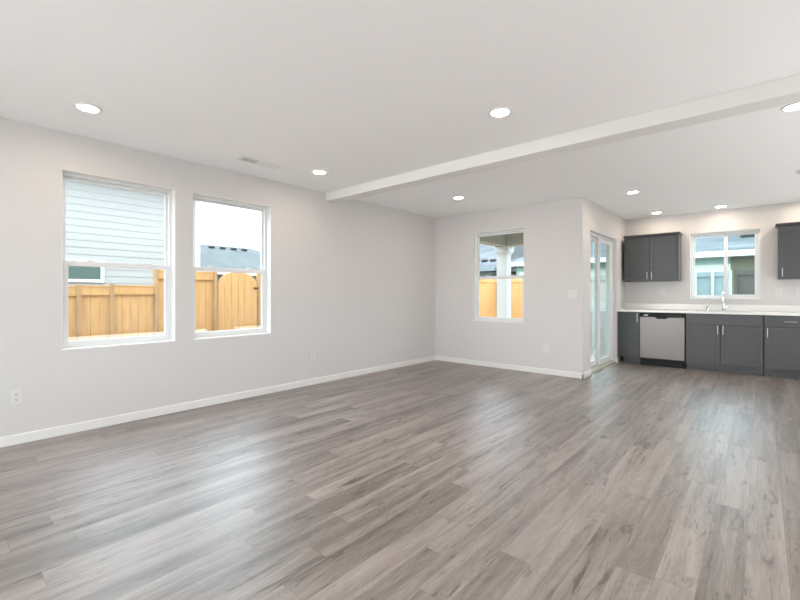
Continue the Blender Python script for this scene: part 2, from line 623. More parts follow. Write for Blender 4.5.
def slider_window(name, F, op, amid, label, glass):
    a0, a1, z0, z1 = op
    r = root(name, F.p((a0 + a1) / 2, 0.1, z0), label, 'window', kind='structure')
    fw = 0.035
    mb = MB()
    F.ring(mb, a0, a1, z0, z1, 0.07, 0.155, fw, fw, fw, fw)
    mb.build('window_frame', M['vinyl'], r)
    mb = MB()
    F.box(mb, a0, a1, 0.0, 0.07, z0 - 0.001, z0 + 0.012, 0.002)
    mb.build('window_sill', M['trim'], r)
    lining(F, op, 0.07, r)
    mb = MB()
    F.ring(mb, a0 + fw, amid + 0.02, z0 + fw, z1 - fw, 0.125, 0.148, 0.02, 0.03, 0.025, 0.025)
    s1 = mb.build('fixed_sash', M['vinyl'], r)
    mb = MB()
    F.box(mb, a0 + fw + 0.018, amid, 0.134, 0.138, z0 + fw + 0.02, z1 - fw - 0.02, 0)
    mb.build('glass_pane', glass, s1)
    mb = MB()
    F.ring(mb, amid - 0.025, a1 - fw, z0 + fw, z1 - fw, 0.085, 0.118, 0.05, 0.034, 0.038, 0.038)
    s2 = mb.build('sliding_sash', M['vinyl'], r)
    mb = MB()
    F.box(mb, amid + 0.02, a1 - fw - 0.03, 0.1, 0.104, z0 + fw + 0.03, z1 - fw - 0.03, 0)
    mb.build('glass_pane', glass, s2)
    mb = MB()
    F.box(mb, amid - 0.012, amid + 0.012, 0.075, 0.086, (z0 + z1) / 2 - 0.04, (z0 + z1) / 2 + 0.04, 0.004)
    mb.build('sash_lock', M['vinyl'], s2)
    return r


FL = Fr('y', 0.0, -1)
FF = Fr('x', D1, 1)
FK = Fr('x', D2, 1)
FJ = Fr('y', W1, -1)
FB = Fr('x', YB, -1)
FRr = Fr('y', XR, 1)
single_hung('window_1', FL, W_A, 1.452, 'white single hung window facing white siding and cedar fence', M['glass'])
single_hung('window_2', FL, W_B, 1.452, 'white single hung window facing the arched cedar gate', M['glass'])
single_hung('window_3', FF, W_C, 1.455, 'white single hung window looking out on the porch column', M['glass'])
slider_window('window_4', FK, W_D, 4.012, 'white two pane sliding window above the kitchen sink', M['tint_glass'])
slider_window('added_window_5', FB, FR1, 1.25, 'added wide white sliding window in the unseen front wall, first along', M['glass'])  # this and the next three windows are added to admit light
slider_window('added_window_6', FB, FR2, 5.65, 'added wide white sliding window in the unseen front wall, second along', M['glass'])
slider_window('added_window_7', FRr, RT2, -0.8, 'added wide white sliding window in the unseen right wall, nearer the front', M['glass'])
slider_window('added_window_8', FRr, RT3, 7.78, 'added tall white sliding window in the unseen right wall, nearest the kitchen', M['glass'])

# sliding patio door
def patio_door():
    F, (a0, a1, z0, z1) = FJ, S_D
    r = root('door_1', F.p((a0 + a1) / 2, 0.1, 0), 'white framed sliding glass patio door beside the kitchen', 'door', kind='structure')
    fw = 0.04
    mb = MB()
    F.box(mb, a0, a0 + fw, 0.06, 0.158, 0.03, z1)
    F.box(mb, a1 - fw, a1, 0.06, 0.158, 0.03, z1)
    F.box(mb, a0 + fw, a1 - fw, 0.06, 0.158, z1 - fw, z1)
    mb.build('door_frame', M['vinyl'], r)
    mb = MB()
    F.box(mb, a0, a1, 0.02, 0.158, 0.0, 0.03)
    F.box(mb, a0 + fw, a1 - fw, 0.085, 0.095, 0.03, 0.042, 0)
    F.box(mb, a0 + fw, a1 - fw, 0.125, 0.135, 0.03, 0.042, 0)
    mb.build('threshold', M['band'], r)
    mid = 7.20
    for nm, p0, p1, d0, d1 in (('fixed_panel', a0 + fw, mid + 0.03, 0.115, 0.145), ('sliding_panel', mid - 0.03, a1 - fw, 0.075, 0.105)):
        mb = MB()
        F.ring(mb, p0, p1, 0.044, z1 - fw, d0, d1, 0.06, 0.06, 0.085, 0.065)
        pn = mb.build(nm, M['vinyl'], r)
        mb = MB()
        F.box(mb, p0 + 0.055, p1 - 0.055, (d0 + d1) / 2 - 0.004, (d0 + d1) / 2 + 0.004, 0.12, z1 - fw - 0.06, 0)
        mb.build('glass_pane', M['tint_glass'], pn)
        if nm == 'sliding_panel':
            c = p1 - 0.03
            mb = MB()
            F.box(mb, c - 0.016, c + 0.016, 0.062, 0.076, 0.98, 1.24, 0.004)
            mb.tube([F.p(c, 0.066, 1.02), F.p(c, 0.035, 1.03), F.p(c, 0.032, 1.11), F.p(c, 0.035, 1.19), F.p(c, 0.066, 1.20)], 0.008, 8)
            mb.build('door_handle', M['vinyl'], pn)
patio_door()


# ------------------------------------------------------------------ recessed ceiling lights
def downlight(loc, label):
    r = root('recessed_light', loc, label, 'ceiling light', 'recessed ceiling lights')
    x, y, z = loc
    MB().lathe([(0.064, -0.004), (0.067, -0.009), (0.080, -0.008), (0.086, -0.001), (0.086, 0.0), (0.064, 0.0)], loc, 40).build('trim_ring', M['trim'], r, True)
    MB().lathe([(0.0, -0.006), (0.05, -0.006), (0.0645, -0.0045), (0.0645, 0.0), (0.0, 0.0)], loc, 40).build('lens', M['lens'], r, True)
    return r

LIGHTS = [
    ((0.717, 0.804), 'recessed ceiling light above the first window from the left edge'),
    ((2.968, 2.861), 'recessed ceiling light in the middle of the living room ceiling, before the beam'),
    ((0.707, 2.935), 'recessed ceiling light near the wall end of the beam, beside the ceiling vent'),
    ((1.207, 5.004), 'recessed ceiling light just past the beam, in front of the small end wall window'),
    ((3.151, 6.273), 'recessed ceiling light outside the patio door wall corner'),
    ((3.120, 8.130), 'recessed ceiling light close above the double door wall cabinet'),
    ((3.974, 8.190), 'recessed ceiling light close above the kitchen window'),
    ((4.646, 4.187), 'recessed ceiling light cut by the right edge, just past the beam'),
    ((2.968, 0.804), 'added unseen recessed ceiling light in the living room, overhead left of the camera'),  # lamps from here down are out of view, added to light the room
    ((2.968, -1.35), 'added unseen recessed ceiling light near the front wall, leftmost of the row'),
    ((5.25, -1.35), 'added unseen recessed ceiling light near the front wall, rightmost of the row'),
    ((5.25, 0.804), 'added unseen recessed ceiling light overhead right of the camera'),
    ((5.25, 2.861), 'added unseen recessed ceiling light before the beam on the right side of the room'),
    ((5.90, 6.273), 'added unseen recessed ceiling light over the right side of the kitchen'),
    ((4.95, 8.190), 'added unseen recessed ceiling light above the single door wall cabinet'),
]
proto = None
for (x, y), lab in LIGHTS:
    if proto is None:
        proto = downlight((x, y, H), lab)
    else:
        c = copy_tree(proto, (x, y, H))
        c['label'] = lab

# ceiling register
def ceiling_vent():
    x0, x1, y0, y1 = 0.430, 0.575, 2.10, 2.53
    r = root('ceiling_vent', ((x0 + x1) / 2, (y0 + y1) / 2, H), 'white slatted air vent in the ceiling above the second window', 'vent')
    mb = MB()
    e = 0.018
    for a in ((x0, x0 + e, y0, y1), (x1 - e, x1, y0, y1), (x0 + e, x1 - e, y0, y0 + e), (x0 + e, x1 - e, y1 - e, y1), (x0 + e, x1 - e, 2.296, 2.312)):
        mb.box((a[0], a[2], H - 0.008), (a[1], a[3], H), 0.002)
    mb.build('vent_frame', M['trim'], r)
    MB().box((x0 + e, y0 + e, H - 0.001), (x1 - e, y1 - e, H)).build('duct_opening', M['vent_dark'], r)
    def slats(ya, yb, n, lo, hi):
        mb = MB()
        for i in range(n):
            y = ya + (yb - ya) * (i + 0.5) / n
            mb.prism([(x0 + e, y + lo[0], H - 0.001), (x0 + e, y + lo[1], H - 0.001), (x0 + e, y + hi[1], H - 0.008), (x0 + e, y + hi[0], H - 0.008)], (x1 - x0 - 2 * e, 0, 0))
        mb.build('slat_bank', M['trim'], r)
    slats(y0 + e, 2.295, 7, (0.0000, 0.0012), (0.0030, 0.0042))
    slats(2.315, y1 - e, 14, (-0.0065, -0.004), (0.004, 0.0065))
ceiling_vent()

def smoke_alarm():
    c = (4.80, 6.418, H)
    r = root('smoke_alarm', c, 'round white ceiling alarm at the right edge of the kitchen ceiling', 'smoke alarm')
    MB().lathe([(0.0, -0.030), (0.035, -0.032), (0.048, -0.026), (0.058, -0.010), (0.060, 0.0), (0.0, 0.0)], c, 32).build('housing', M['plate'], r, True)
    MB().lathe([(0.022, -0.0335), (0.030, -0.0335), (0.030, -0.031), (0.022, -0.031), (0.022, -0.0335)], c, 24).build('sensor_ring', M['slot'], r)
smoke_alarm()


# ------------------------------------------------------------------ wall plates
def outlet(axis, face, sgn, a, z, label, switch=0):
    """plate on a wall: sgn = direction into the room along the wall's normal"""
    F = Fr(axis, face, sgn)
    w = 0.037 if not switch else 0.058
    nm = 'wall_outlet' if not switch else 'light_switch'
    r = root(nm, F.p(a, 0, z - 0.058), label, 'outlet' if not switch else 'light switch', 'wall outlets' if not switch else None)
    mb = MB()
    F.box(mb, a - w, a + w, 0.0, 0.006, z - 0.059, z + 0.059, 0.002)
    mb.build('cover_plate', M['plate'], r)
    if switch:
        for c in (a - 0.024, a + 0.024):
            mb = MB()
            F.box(mb, c - 0.016, c + 0.016, 0.005, 0.009, z - 0.033, z + 0.033, 0.002)
            mb.build('rocker', M['plate'], r)
    else:
        for dz in (-0.021, 0.021):
            mb = MB()
            F.box(mb, a - 0.016, a + 0.016, 0.005, 0.008, z + dz - 0.015, z + dz + 0.015, 0.003)
            rc = mb.build('receptacle', M['plate'], r)
            mb = MB()
            for s in (-0.006, 0.006):
                F.box(mb, a + s - 0.0012, a + s + 0.0012, 0.0078, 0.0085, z + dz - 0.002, z + dz + 0.008, 0)
            F.box(mb, a - 0.0025, a + 0.0025, 0.0078, 0.0085, z + dz - 0.010, z + dz - 0.005, 0)
            mb.build('slot', M['slot'], rc)
    return r

outlet('y', 0.0, 1, 0.494, 0.372, 'white duplex outlet low on the window wall, left of the first window')
outlet('y', 0.0, 1, 3.373, 0.372, 'white duplex outlet low on the window wall, right of the second window')
outlet('y', 0.0, 1, 5.077, 0.345, 'white duplex outlet low on the window wall, close to the far corner')
outlet('x', D1, -1, 2.032, 0.378, 'white duplex outlet low on the end wall, right of the small window')
outlet('x', D1, -1, 2.417, 1.19, 'white double rocker light switch by the wall corner', switch=1)
outlet('x', D2, -1, 3.14, 1.225, 'white duplex outlet on the kitchen wall under the double door cabinet')
outlet('x', D2, -1, 4.649, 1.220, 'white duplex outlet on the kitchen wall right of the sink window')
outlet('x', D2, -1, 4.875, 1.220, 'white duplex outlet at the right edge of the kitchen wall')


# ------------------------------------------------------------------ kitchen cabinets
CF = 7.974      # cabinet carcass front
DF = 7.955      # door faces
def shaker(mb, x0, x1, z0, z1, y_face, t=0.019, rail=0.055, rec=0.007):
    """shaker door: four rails around a recessed panel, one mesh"""
    y1 = y_face + t
    mb.box((x0, y_face, z0), (x0 + rail, y1, z1), 0.0015)
    mb.box((x1 - rail, y_face, z0), (x1, y1, z1), 0.0015)
    mb.box((x0 + rail, y_face, z0), (x1 - rail, y1, z0 + rail), 0.0015)
    mb.box((x0 + rail, y_face, z1 - rail), (x1 - rail, y1, z1), 0.0015)
    mb.box((x0 + rail, y_face + rec, z0 + rail), (x1 - rail, y1, z1 - rail))

def bar_pull(parent, p0, p1, y_face):
    (xa, za), (xb, zb) = p0, p1
    v = Vector((xb - xa, 0, zb - za)).normalized() * 0.014
    off = 0.028
    mb = MB()
    mb.tube([(xa - v.x, y_face - off, za - v.z), (xb + v.x, y_face - off, zb + v.z)], 0.0055, 10)
    for x, z in (p0, p1):
        mb.tube([(x, y_face, z), (x, y_face - off, z)], 0.0045, 8)
    return mb.build('handle', M['nickel'], parent, True)

def base_cabinet(x0, x1, label, doors, drawer=None, end=False):
    """doors: list of (x0, x1, z0, z1, handle_x, handle_z0, handle_z1); drawer (x0, x1, z0, z1, has_pull)"""
    r = root('base_cabinet', ((x0 + x1) / 2, D2 - 0.3, 0), label, 'cabinet', 'base cabinets under the counter')
    y1 = D2 - 0.004
    t = 0.018
    mb = MB()
    mb.box((x0, CF, 0.105), (x0 + t, y1, 0.885))
    mb.box((x1 - t, CF, 0.105), (x1, y1, 0.885))
    mb.box((x0 + t, CF, 0.105), (x1 - t, y1, 0.105 + t))
    mb.box((x0 + t, y1 - 0.008, 0.105 + t), (x1 - t, y1, 0.885))
    # face frame
    mb.box((x0 + t, CF, 0.845), (x1 - t, CF + t, 0.885))
    mb.box((x0 + t, CF, 0.105 + t), (x0 + 0.04, CF + t, 0.845))
    mb.box((x1 - 0.04, CF, 0.105 + t), (x1 - t, CF + t, 0.845))
    if drawer:
        mb.box((x0 + 0.04, CF, 0.69), (x1 - 0.04, CF + t, 0.73))
    mb.build('carcass', M['cabinet'], r)
    MB().box((x0, CF + 0.065, 0), (x1, CF + 0.083, 0.105)).box((x0, CF + 0.083, 0), (x0 + t, y1, 0.105)).box((x1 - t, CF + 0.083, 0), (x1, y1, 0.105)).build('toe_kick', M['cabinet'], r)
    for d in doors:
        mb = MB()
        shaker(mb, d[0], d[1], d[2], d[3], DF, rail=0.05 if d[1] - d[0] > 0.3 else 0.045)
        dr = mb.build('door', M['cabinet'], r)
        bar_pull(dr, (d[4], d[5]), (d[4], d[6]), DF)
    if drawer:
        mb = MB().box((drawer[0], DF, drawer[2]), (drawer[1], DF + 0.019, drawer[3]), 0.002)
        dw = mb.build('drawer' if drawer[4] else 'false_front', M['cabinet'], r)
        if drawer[4]:
            c = (drawer[0] + drawer[1]) / 2
            bar_pull(dw, (c - 0.055, (drawer[2] + drawer[3]) / 2), (c + 0.055, (drawer[2] + drawer[3]) / 2), DF)
    return r

base_cabinet(2.632, 2.900, 'narrow slate grey base cabinet between patio door wall and dishwasher',
             [(2.660, 2.895, 0.125, 0.870, 2.868, 0.735, 0.85)])
base_cabinet(3.545, 4.475, 'wide slate grey sink cabinet with two doors under the kitchen window',
             [(3.552, 3.980, 0.125, 0.715, 3.952, 0.590, 0.695), (3.986, 4.468, 0.125, 0.715, 4.016, 0.590, 0.695)],
             (3.552, 4.468, 0.722, 0.875, False))
base_cabinet(4.482, 5.045, 'slate grey base cabinet with a top drawer, right of the sink cabinet',
             [(4.490, 5.038, 0.125, 0.715, 4.518, 0.580, 0.690)],
             (4.490, 5.038, 0.722, 0.875, True))
fil = MB().box((W1 + 0.001, CF + 0.03, 0.105), (2.631, CF + 0.05, 0.885)).build('filler_strip', M['cabinet'])
tag(fil, 'slim slate grey filler strip between wall and narrow base cabinet', 'filler strip')

# dishwasher
def dishwasher():
    x0, x1 = 2.907, 3.538
    r = root('dishwasher', ((x0 + x1) / 2, D2 - 0.3, 0), 'stainless steel dishwasher with black control strip between base cabinets', 'dishwasher')
    MB().box((x0 + 0.006, CF + 0.012, 0.11), (x1 - 0.006, D2 - 0.03, 0.88)).build('tub_housing', M['black'], r)
    MB().box((x0 + 0.003, DF + 0.01, 0.0), (x1 - 0.003, DF + 0.05, 0.115), 0.002).build('toe_panel', M['black'], r)
    # steel door skin with the pocket cut out of its top edge
    zt, c = 0.808, (x0 + x1) / 2
    yf = DF - 0.028
    pts = [(x0 + 0.004, zt), (x0 + 0.004, 0.128), (x1 - 0.004, 0.128), (x1 - 0.004, zt), (c + 0.085, zt), (c + 0.07, zt - 0.028), (c - 0.07, zt - 0.028), (c - 0.085, zt)]
    dn = MB().prism([(x, yf, z) for x, z in pts], (0, 0.036, 0)).build('door', M['steel'], r)
    MB().prism([(c - 0.08, yf + 0.012, zt + 0.002), (c + 0.08, yf + 0.012, zt + 0.002), (c + 0.066, yf + 0.012, zt - 0.025), (c - 0.066, yf + 0.012, zt - 0.025)], (0, 0.02, 0)).build('grip_pocket', M['black'], dn)
    cp = MB().box((x0 + 0.004, yf, zt + 0.003), (x1 - 0.004, yf + 0.05, 0.872), 0.003).build('control_panel', M['black'], r)
    mb = MB()
    for k in range(6):
        mb.box((x1 - 0.24 + k * 0.034, yf - 0.0015, zt + 0.026), (x1 - 0.222 + k * 0.034, yf + 0.001, zt + 0.034))
    mb.build('button_row', M['slot'], cp)
    MB().box((x0 + 0.06, yf - 0.0015, zt + 0.026), (x0 + 0.12, yf + 0.001, zt + 0.036)).build('badge', M['nickel'], cp)
dishwasher()

# counter with the sink cut-out
SX0, SX1, SY0, SY1 = 3.66, 4.36, 8.02, 8.40
CX1 = 5.06
ctop = root('countertop', ((W1 + CX1) / 2, D2 - 0.3, 0.887), 'long white quartz countertop over dishwasher and base cabinets', 'countertop')
mb = MB()
cy0, cy1, cz0, cz1 = 7.929, D2 - 0.001, 0.887, 0.921
for a in ((W1 + 0.001, SX0, cy0, cy1), (SX1, CX1, cy0, cy1), (SX0, SX1, cy0, SY0), (SX0, SX1, SY1, cy1)):
    mb.box((a[0], a[2], cz0), (a[1], a[3], cz1))
mb.build('slab', M['counter'], ctop)
MB().box((W1 + 0.001, D2 - 0.021, cz1 + 0.0005), (CX1, D2 - 0.001, cz1 + 0.10), 0.002).build('backsplash', M['counter'])

tag(bpy.data.objects['backsplash'], 'low white quartz backsplash strip standing behind the countertop', 'backsplash')
sk = root('kitchen_sink', ((SX0 + SX1) / 2, (SY0 + SY1) / 2, 0.70), 'stainless undermount sink let into the white countertop', 'sink')
mb = MB()
s = 0.006
z0s, z1s = 0.70, 0.886
mb.box((SX0 - s, SY0 - s, z0s), (SX1 + s, SY1 + s, z0s + s))
mb.box((SX0 - s, SY0 - s, z0s + s), (SX0, SY1 + s, z1s))
mb.box((SX1, SY0 - s, z0s + s), (SX1 + s, SY1 + s, z1s))
mb.box((SX0, SY0 - s, z0s + s), (SX1, SY0, z1s))
mb.box((SX0, SY1, z0s + s), (SX1, SY1 + s, z1s))
mb.build('basin', M['steel'], sk)
MB().lathe([(0.0, 0.001), (0.02, 0.002), (0.045, 0.004), (0.045, 0.0), (0.0, 0.0)], ((SX0 + SX1) / 2, (SY0 + SY1) / 2, z0s + s), 24).build('drain', M['chrome'], sk, True)

def faucet():
    c = (3.994, 8.462, 0.921)
    r = root('kitchen_faucet', c, 'chrome gooseneck faucet behind the sink, in front of the window', 'faucet')
    x, y, z = c
    MB().lathe([(0, 0), (0.029, 0), (0.029, 0.006), (0.023, 0.014), (0.021, 0.07), (0.0185, 0.085), (0, 0.085)], c, 24).build('body', M['chrome'], r, True)
    pts = [(x, y, z + 0.08), (x, y, z + 0.20)]
    for i in range(0, 11):
        a = PI * i / 10
        pts.append((x, y - 0.075 + 0.075 * math.cos(a), z + 0.215 + 0.075 * math.sin(a)))
    pts.append((x, y - 0.15, z + 0.20))
    MB().tube(pts, 0.0125, 14).build('spout', M['chrome'], r, True)
    MB().tube([(x, y - 0.15, z + 0.205), (x, y - 0.15, z + 0.19), (x, y - 0.15, z + 0.125), (x, y - 0.15, z + 0.12)], [0.014, 0.017, 0.0185, 0.016], 14).build('spray_head', M['chrome'], r, True)
    MB().tube([(x + 0.018, y, z + 0.05), (x + 0.04, y, z + 0.053), (x + 0.085, y - 0.01, z + 0.085)], [0.011, 0.009, 0.006], 10).build('lever', M['chrome'], r, True)
faucet()

sc_ = (3.785, 8.462, 0.921)
sd = root('air_gap', sc_, 'small round chrome cap on the counter left of the faucet', 'sink fitting')
MB().lathe([(0, 0), (0.024, 0), (0.024, 0.008), (0.019, 0.012), (0.019, 0.062), (0.014, 0.072), (0, 0.074)], sc_, 24).build('cap', M['chrome'], sd, True)
mb = MB()
for k in range(3):
    mb.box((sc_[0] - 0.010 + k * 0.008, sc_[1] - 0.0205, 0.945), (sc_[0] - 0.006 + k * 0.008, sc_[1] - 0.016, 0.968))
mb.build('vent_slot', M['slot'], sd)

# wall cabinets
UF = 8.219
def wall_cabinet(x0, x1, z0, z1, label, doors, crown_l=True, crown_r=True):
    r = root('wall_cabinet', ((x0 + x1) / 2, D2 - 0.15, z0), label, 'cabinet', 'wall cabinets beside the kitchen window')
    yb = D2 - 0.002
    mb = MB().box((x0, UF + 0.02, z0), (x1, yb, z1))
    mb.build('carcass', M['cabinet'], r)
    # crown moulding round front and sides
    for nm, P, v in (('crown', [(x0 - (0.03 if crown_l else 0), UF + 0.02, z1), (x0 - (0.03 if crown_l else 0), UF - 0.002, z1), (x0 - (0.03 if crown_l else 0), UF - 0.03, z1 + 0.028), (x0 - (0.03 if crown_l else 0), UF - 0.03, z1 + 0.04), (x0 - (0.03 if crown_l else 0), UF + 0.02, z1 + 0.04)], (x1 - x0 + (0.03 if crown_l else 0) + (0.018 if crown_r else 0), 0, 0)),):
        mb = MB().prism(P, v)
        if crown_r:
            mb.prism([(x1, UF + 0.02, z1), (x1 + 0.004, UF + 0.02, z1), (x1 + 0.018, UF + 0.02, z1 + 0.028), (x1 + 0.018, UF + 0.02, z1 + 0.04), (x1, UF + 0.02, z1 + 0.04)], (0, yb - UF - 0.02, 0))
        if crown_l:
            mb.prism([(x0, UF + 0.02, z1), (x0, UF + 0.02, z1 + 0.04), (x0 - 0.03, UF + 0.02, z1 + 0.04), (x0 - 0.03, UF + 0.02, z1 + 0.028), (x0 - 0.004, UF + 0.02, z1)], (0, yb - UF - 0.02, 0))
        mb.build(nm, M['cabinet'], r)
    for d in doors:
        mb = MB()
        shaker(mb, d[0], d[1], z0 + 0.006, z1 - 0.008, UF, rail=0.06)
        dr = mb.build('door', M['cabinet'], r)
        bar_pull(dr, (d[2], z0 + 0.05), (d[2], z0 + 0.15), UF)
wall_cabinet(2.600, 3.418, 1.408, 2.178, 'slate grey double door wall cabinet in the corner left of the kitchen window',
             [(2.635, 2.996, 2.966), (3.002, 3.385, 3.032)], crown_l=False)
wall_cabinet(4.640, 5.140, 1.408, 2.178, 'slate grey wall cabinet right of the kitchen window, cut by the picture edge',
             [(4.650, 5.130, 4.683)])


# ------------------------------------------------------------------ outside
G = -0.32
tag(MB().box((-40, -40, G - 0.2), (40, 60, G)).build('ground', M['ground']), 'bare ground around the house', 'ground', kind='structure')

# covered porch in the notch behind the end wall
tag(MB().box((-0.2, D1 + T, G), (W1 - T, 8.75, -0.05)).build('porch_slab', M['concrete']), 'pale concrete porch slab outside the patio door', 'porch floor', kind='structure')
tag(MB().box((-0.2, D1 + T, 2.56), (W1 - T, 8.75, 2.64)).build('porch_ceiling', M['soffit']), 'cream board ceiling over the covered porch', 'porch ceiling', kind='structure')
CX, CY, CW = 0.165, 8.43, 0.115
pb = MB().box((CX - 0.13, D1 + T, 2.235), (CX + 0.13, CY - 0.13, 2.56)).box((CX - 0.13, CY - 0.13, 2.235), (W1 - T, CY + 0.13, 2.56)).build('porch_beam', M['soffit'])
tag(pb, 'cream beam round the edge of the porch roof', 'porch beam', kind='structure')
colm = root('porch_column', (CX, CY, -0.05), 'square white porch column with capital outside the end wall window', 'column')
MB().box((CX - CW, CY - CW, -0.05), (CX + CW, CY + CW, 2.10), 0.006).build('shaft', M['white_ext'], colm)
MB().box((CX - CW - 0.02, CY - CW - 0.02, 2.06), (CX + CW + 0.02, CY + CW + 0.02, 2.10), 0.004).box((CX - CW - 0.045, CY - CW - 0.045, 2.10), (CX + CW + 0.045, CY + CW + 0.045, 2.234), 0.006).build('capital', M['white_ext'], colm)
MB().box((CX - CW - 0.03, CY - CW - 0.03, -0.05), (CX + CW + 0.03, CY + CW + 0.03, 0.12), 0.006).build('plinth', M['white_ext'], colm)


# fences
def board_run(axis, face, t, u0, u1, z0, z1, bw, gap=0.003, top=None):
    mb = MB()
    n = max(1, round((u1 - u0) / bw))
    w = (u1 - u0) / n
    for i in range(n):
        a, b = u0 + i * w + gap / 2, u0 + (i + 1) * w - gap / 2
        zt = z1 if top is None else top((a + b) / 2)
        j = random.uniform(-0.003, 0.003)
        if axis == 'y':
            mb.box((face + j, a, z0), (face - t + j, b, zt))
        else:
            mb.box((a, face + j, z0), (b, face + t + j, zt))
    return mb

FX = -1.90
fence = root('cedar_side_fence', (FX, 1.5, G), 'new cedar board fence running along outside the two long wall windows', 'fence')
SECT = [(-3.0, -1.2, 1.25), (-1.2, 0.35, 1.26), (0.35, 1.245, 1.272), (1.29, 1.59, 1.280), (1.632, 2.115, 1.288), (2.165, 2.935, 1.507)]
for y0, y1, zt in SECT:
    board_run('y', FX, 0.018, y0, y1, G + 0.05, zt, 0.105).build('board_panel', M['cedar'], fence)
    MB().box((FX + 0.004, y0, zt - 0.105), (FX + 0.026, y1, zt)).build('top_rail', M['cedar'], fence)
    MB().box((FX - 0.022, y0, zt + 0.0), (FX + 0.032, y1, zt + 0.018)).build('cap_rail', M['cedar'], fence)
for y, zt in ((-1.2, 1.27), (0.35, 1.285), (1.2675, 1.31), (1.611, 1.32), (2.14, 1.53), (2.96, 1.56)):
    MB().box((FX - 0.045, y - 0.024, G), (FX + 0.045, y + 0.024, zt), 0.003).build('post', M['cedar_post'], fence)

gate = root('cedar_gate', (FX, 3.33, G), 'cedar gate with a scooped arch top outside the second window', 'gate')
def gtop(y):
    t = abs(y - 3.335) / 0.335
    return 1.30 + 0.235 * math.sqrt(max(0.0, 1 - t ** 2.6))
def gate_boards():
    mb = MB()
    y0, y1, n = 3.005, 3.665, 6
    w = (y1 - y0) / n
    for i in range(n):
        a, b = y0 + i * w + 0.002, y0 + (i + 1) * w - 0.002
        pts = [(FX + 0.02, a, G + 0.06), (FX + 0.02, b, G + 0.06)]
        for k in range(7):
            yy = b + (a - b) * k / 6
            pts.append((FX + 0.02, yy, gtop(yy)))
        mb.prism(pts, (-0.02, 0, 0))
    return mb
gate_boards().build('board_panel', M['cedar'], gate)
for zb in (0.05, 1.05):
    MB().box((FX - 0.04, 3.005, zb), (FX - 0.002, 3.665, zb + 0.09)).build('brace', M['cedar_post'], gate)
MB().box((FX + 0.02, 3.60, 1.27), (FX + 0.034, 3.682, 1.30), 0.003).build('latch', M['black'], gate)

fence2 = root('cedar_yard_fence', (FX, 8.0, G), 'new cedar board fence beyond the gate, seen past the porch column', 'fence')
for y0, y1, zt in ((3.735, 6.0, 1.57), (6.05, 8.4, 1.60), (8.45, 10.3, 1.63), (10.35, 11.95, 1.65)):
    board_run('y', FX, 0.018, y0, y1, G + 0.05, zt, 0.14).build('board_panel', M['cedar'], fence2)
    MB().box((FX + 0.004, y0, zt - 0.105), (FX + 0.026, y1, zt)).build('top_rail', M['cedar'], fence2)
for y, zt in ((3.71, 1.58), (6.025, 1.63), (8.425, 1.66), (10.325, 1.68)):
    MB().box((FX - 0.045, y - 0.024, G), (FX + 0.045, y + 0.024, zt), 0.003).build('post', M['cedar_post'], fence2)

BFY = 12.0
def back_fence(name, label, x0, x1, zt, mat, pmat, bw, panels):
    r = root(name, ((x0 + x1) / 2, BFY, G), label, 'fence')
    w = (x1 - x0) / panels
    for i in range(panels):
        a, b = x0 + i * w + 0.03, x0 + (i + 1) * w - 0.03
        board_run('x', BFY, 0.018, a, b, G + 0.05, zt, bw).build('board_panel', mat, r)
        MB().box((a, BFY - 0.026, zt - 0.11), (b, BFY - 0.004, zt)).build('top_rail', mat, r)
    for i in range(panels + 1):
        x = x0 + i * w
        MB().box((x - 0.03, BFY - 0.045, G), (x + 0.03, BFY + 0.045, zt + 0.03), 0.003).build('post', pmat, r)
back_fence('cedar_back_fence', 'cedar back fence right of the porch column through the small window', FX, 0.55, 1.66, M['cedar'], M['cedar_post'], 0.14, 2)
back_fence('pale_back_fence', 'pale board fence seen through the sliding patio door', 0.62, 2.56, 1.68, M['palefence'], M['palefence'], 0.16, 2)
back_fence('grey_back_fence', 'grey teal board fence behind the left pane of the kitchen window', 2.64, 3.92, 1.70, M['greyfence'], M['palefence'], 0.20, 4)
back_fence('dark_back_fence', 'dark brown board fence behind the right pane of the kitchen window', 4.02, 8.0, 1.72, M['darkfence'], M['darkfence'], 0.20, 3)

# neighbour with lap siding, beside the two long wall windows
nb = root('siding_house', (-4.4, 0.0, G), 'neighbouring house of white horizontal lap siding outside the first window', 'house')
NX, NY0, NY1, NZ = -4.4, -8.0, 3.79, 3.30
mb = MB()
exp = 0.122
z = G
while z + exp < NZ + 0.02:
    mb.prism([(NX - 0.02, NY0, z), (NX + 0.013, NY0, z), (NX + 0.004, NY0, z + exp), (NX - 0.02, NY0, z + exp)], (0, NY1 - NY0, 0))
    z += exp
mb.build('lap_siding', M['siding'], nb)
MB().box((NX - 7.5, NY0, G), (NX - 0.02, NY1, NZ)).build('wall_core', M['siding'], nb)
MB().box((NX - 0.06, NY1 - 0.07, G), (NX + 0.025, NY1 + 0.02, NZ)).build('corner_board', M['white_ext'], nb)
MB().faces([(NX + 0.45, NY0 - 0.4, NZ), (NX + 0.45, NY1 + 0.4, NZ), (NX - 8, NY1 + 0.4, NZ), (NX - 8, NY0 - 0.4, NZ), (NX - 3.8, NY0 + 3, NZ + 1.5), (NX - 3.8, NY1 - 3, NZ + 1.5)],
           [(0, 1, 5, 4), (1, 2, 5), (2, 3, 4, 5), (3, 0, 4), (0, 3, 2, 1)]).build('roof', M['shingle'], nb)
wz0, wz1, wy0, wy1 = 1.395, 1.78, 0.9, 2.13
nw = MB()
for a in ((wy0, wy0 + 0.05, wz0, wz1), (wy1 - 0.05, wy1, wz0, wz1), (wy0 + 0.05, wy1 - 0.05, wz0, wz0 + 0.05), (wy0 + 0.05, wy1 - 0.05, wz1 - 0.05, wz1)):
    nw.box((NX, a[0], a[2]), (NX + 0.045, a[1], a[3]))
nwf = nw.build('window', M['white_ext'], nb)
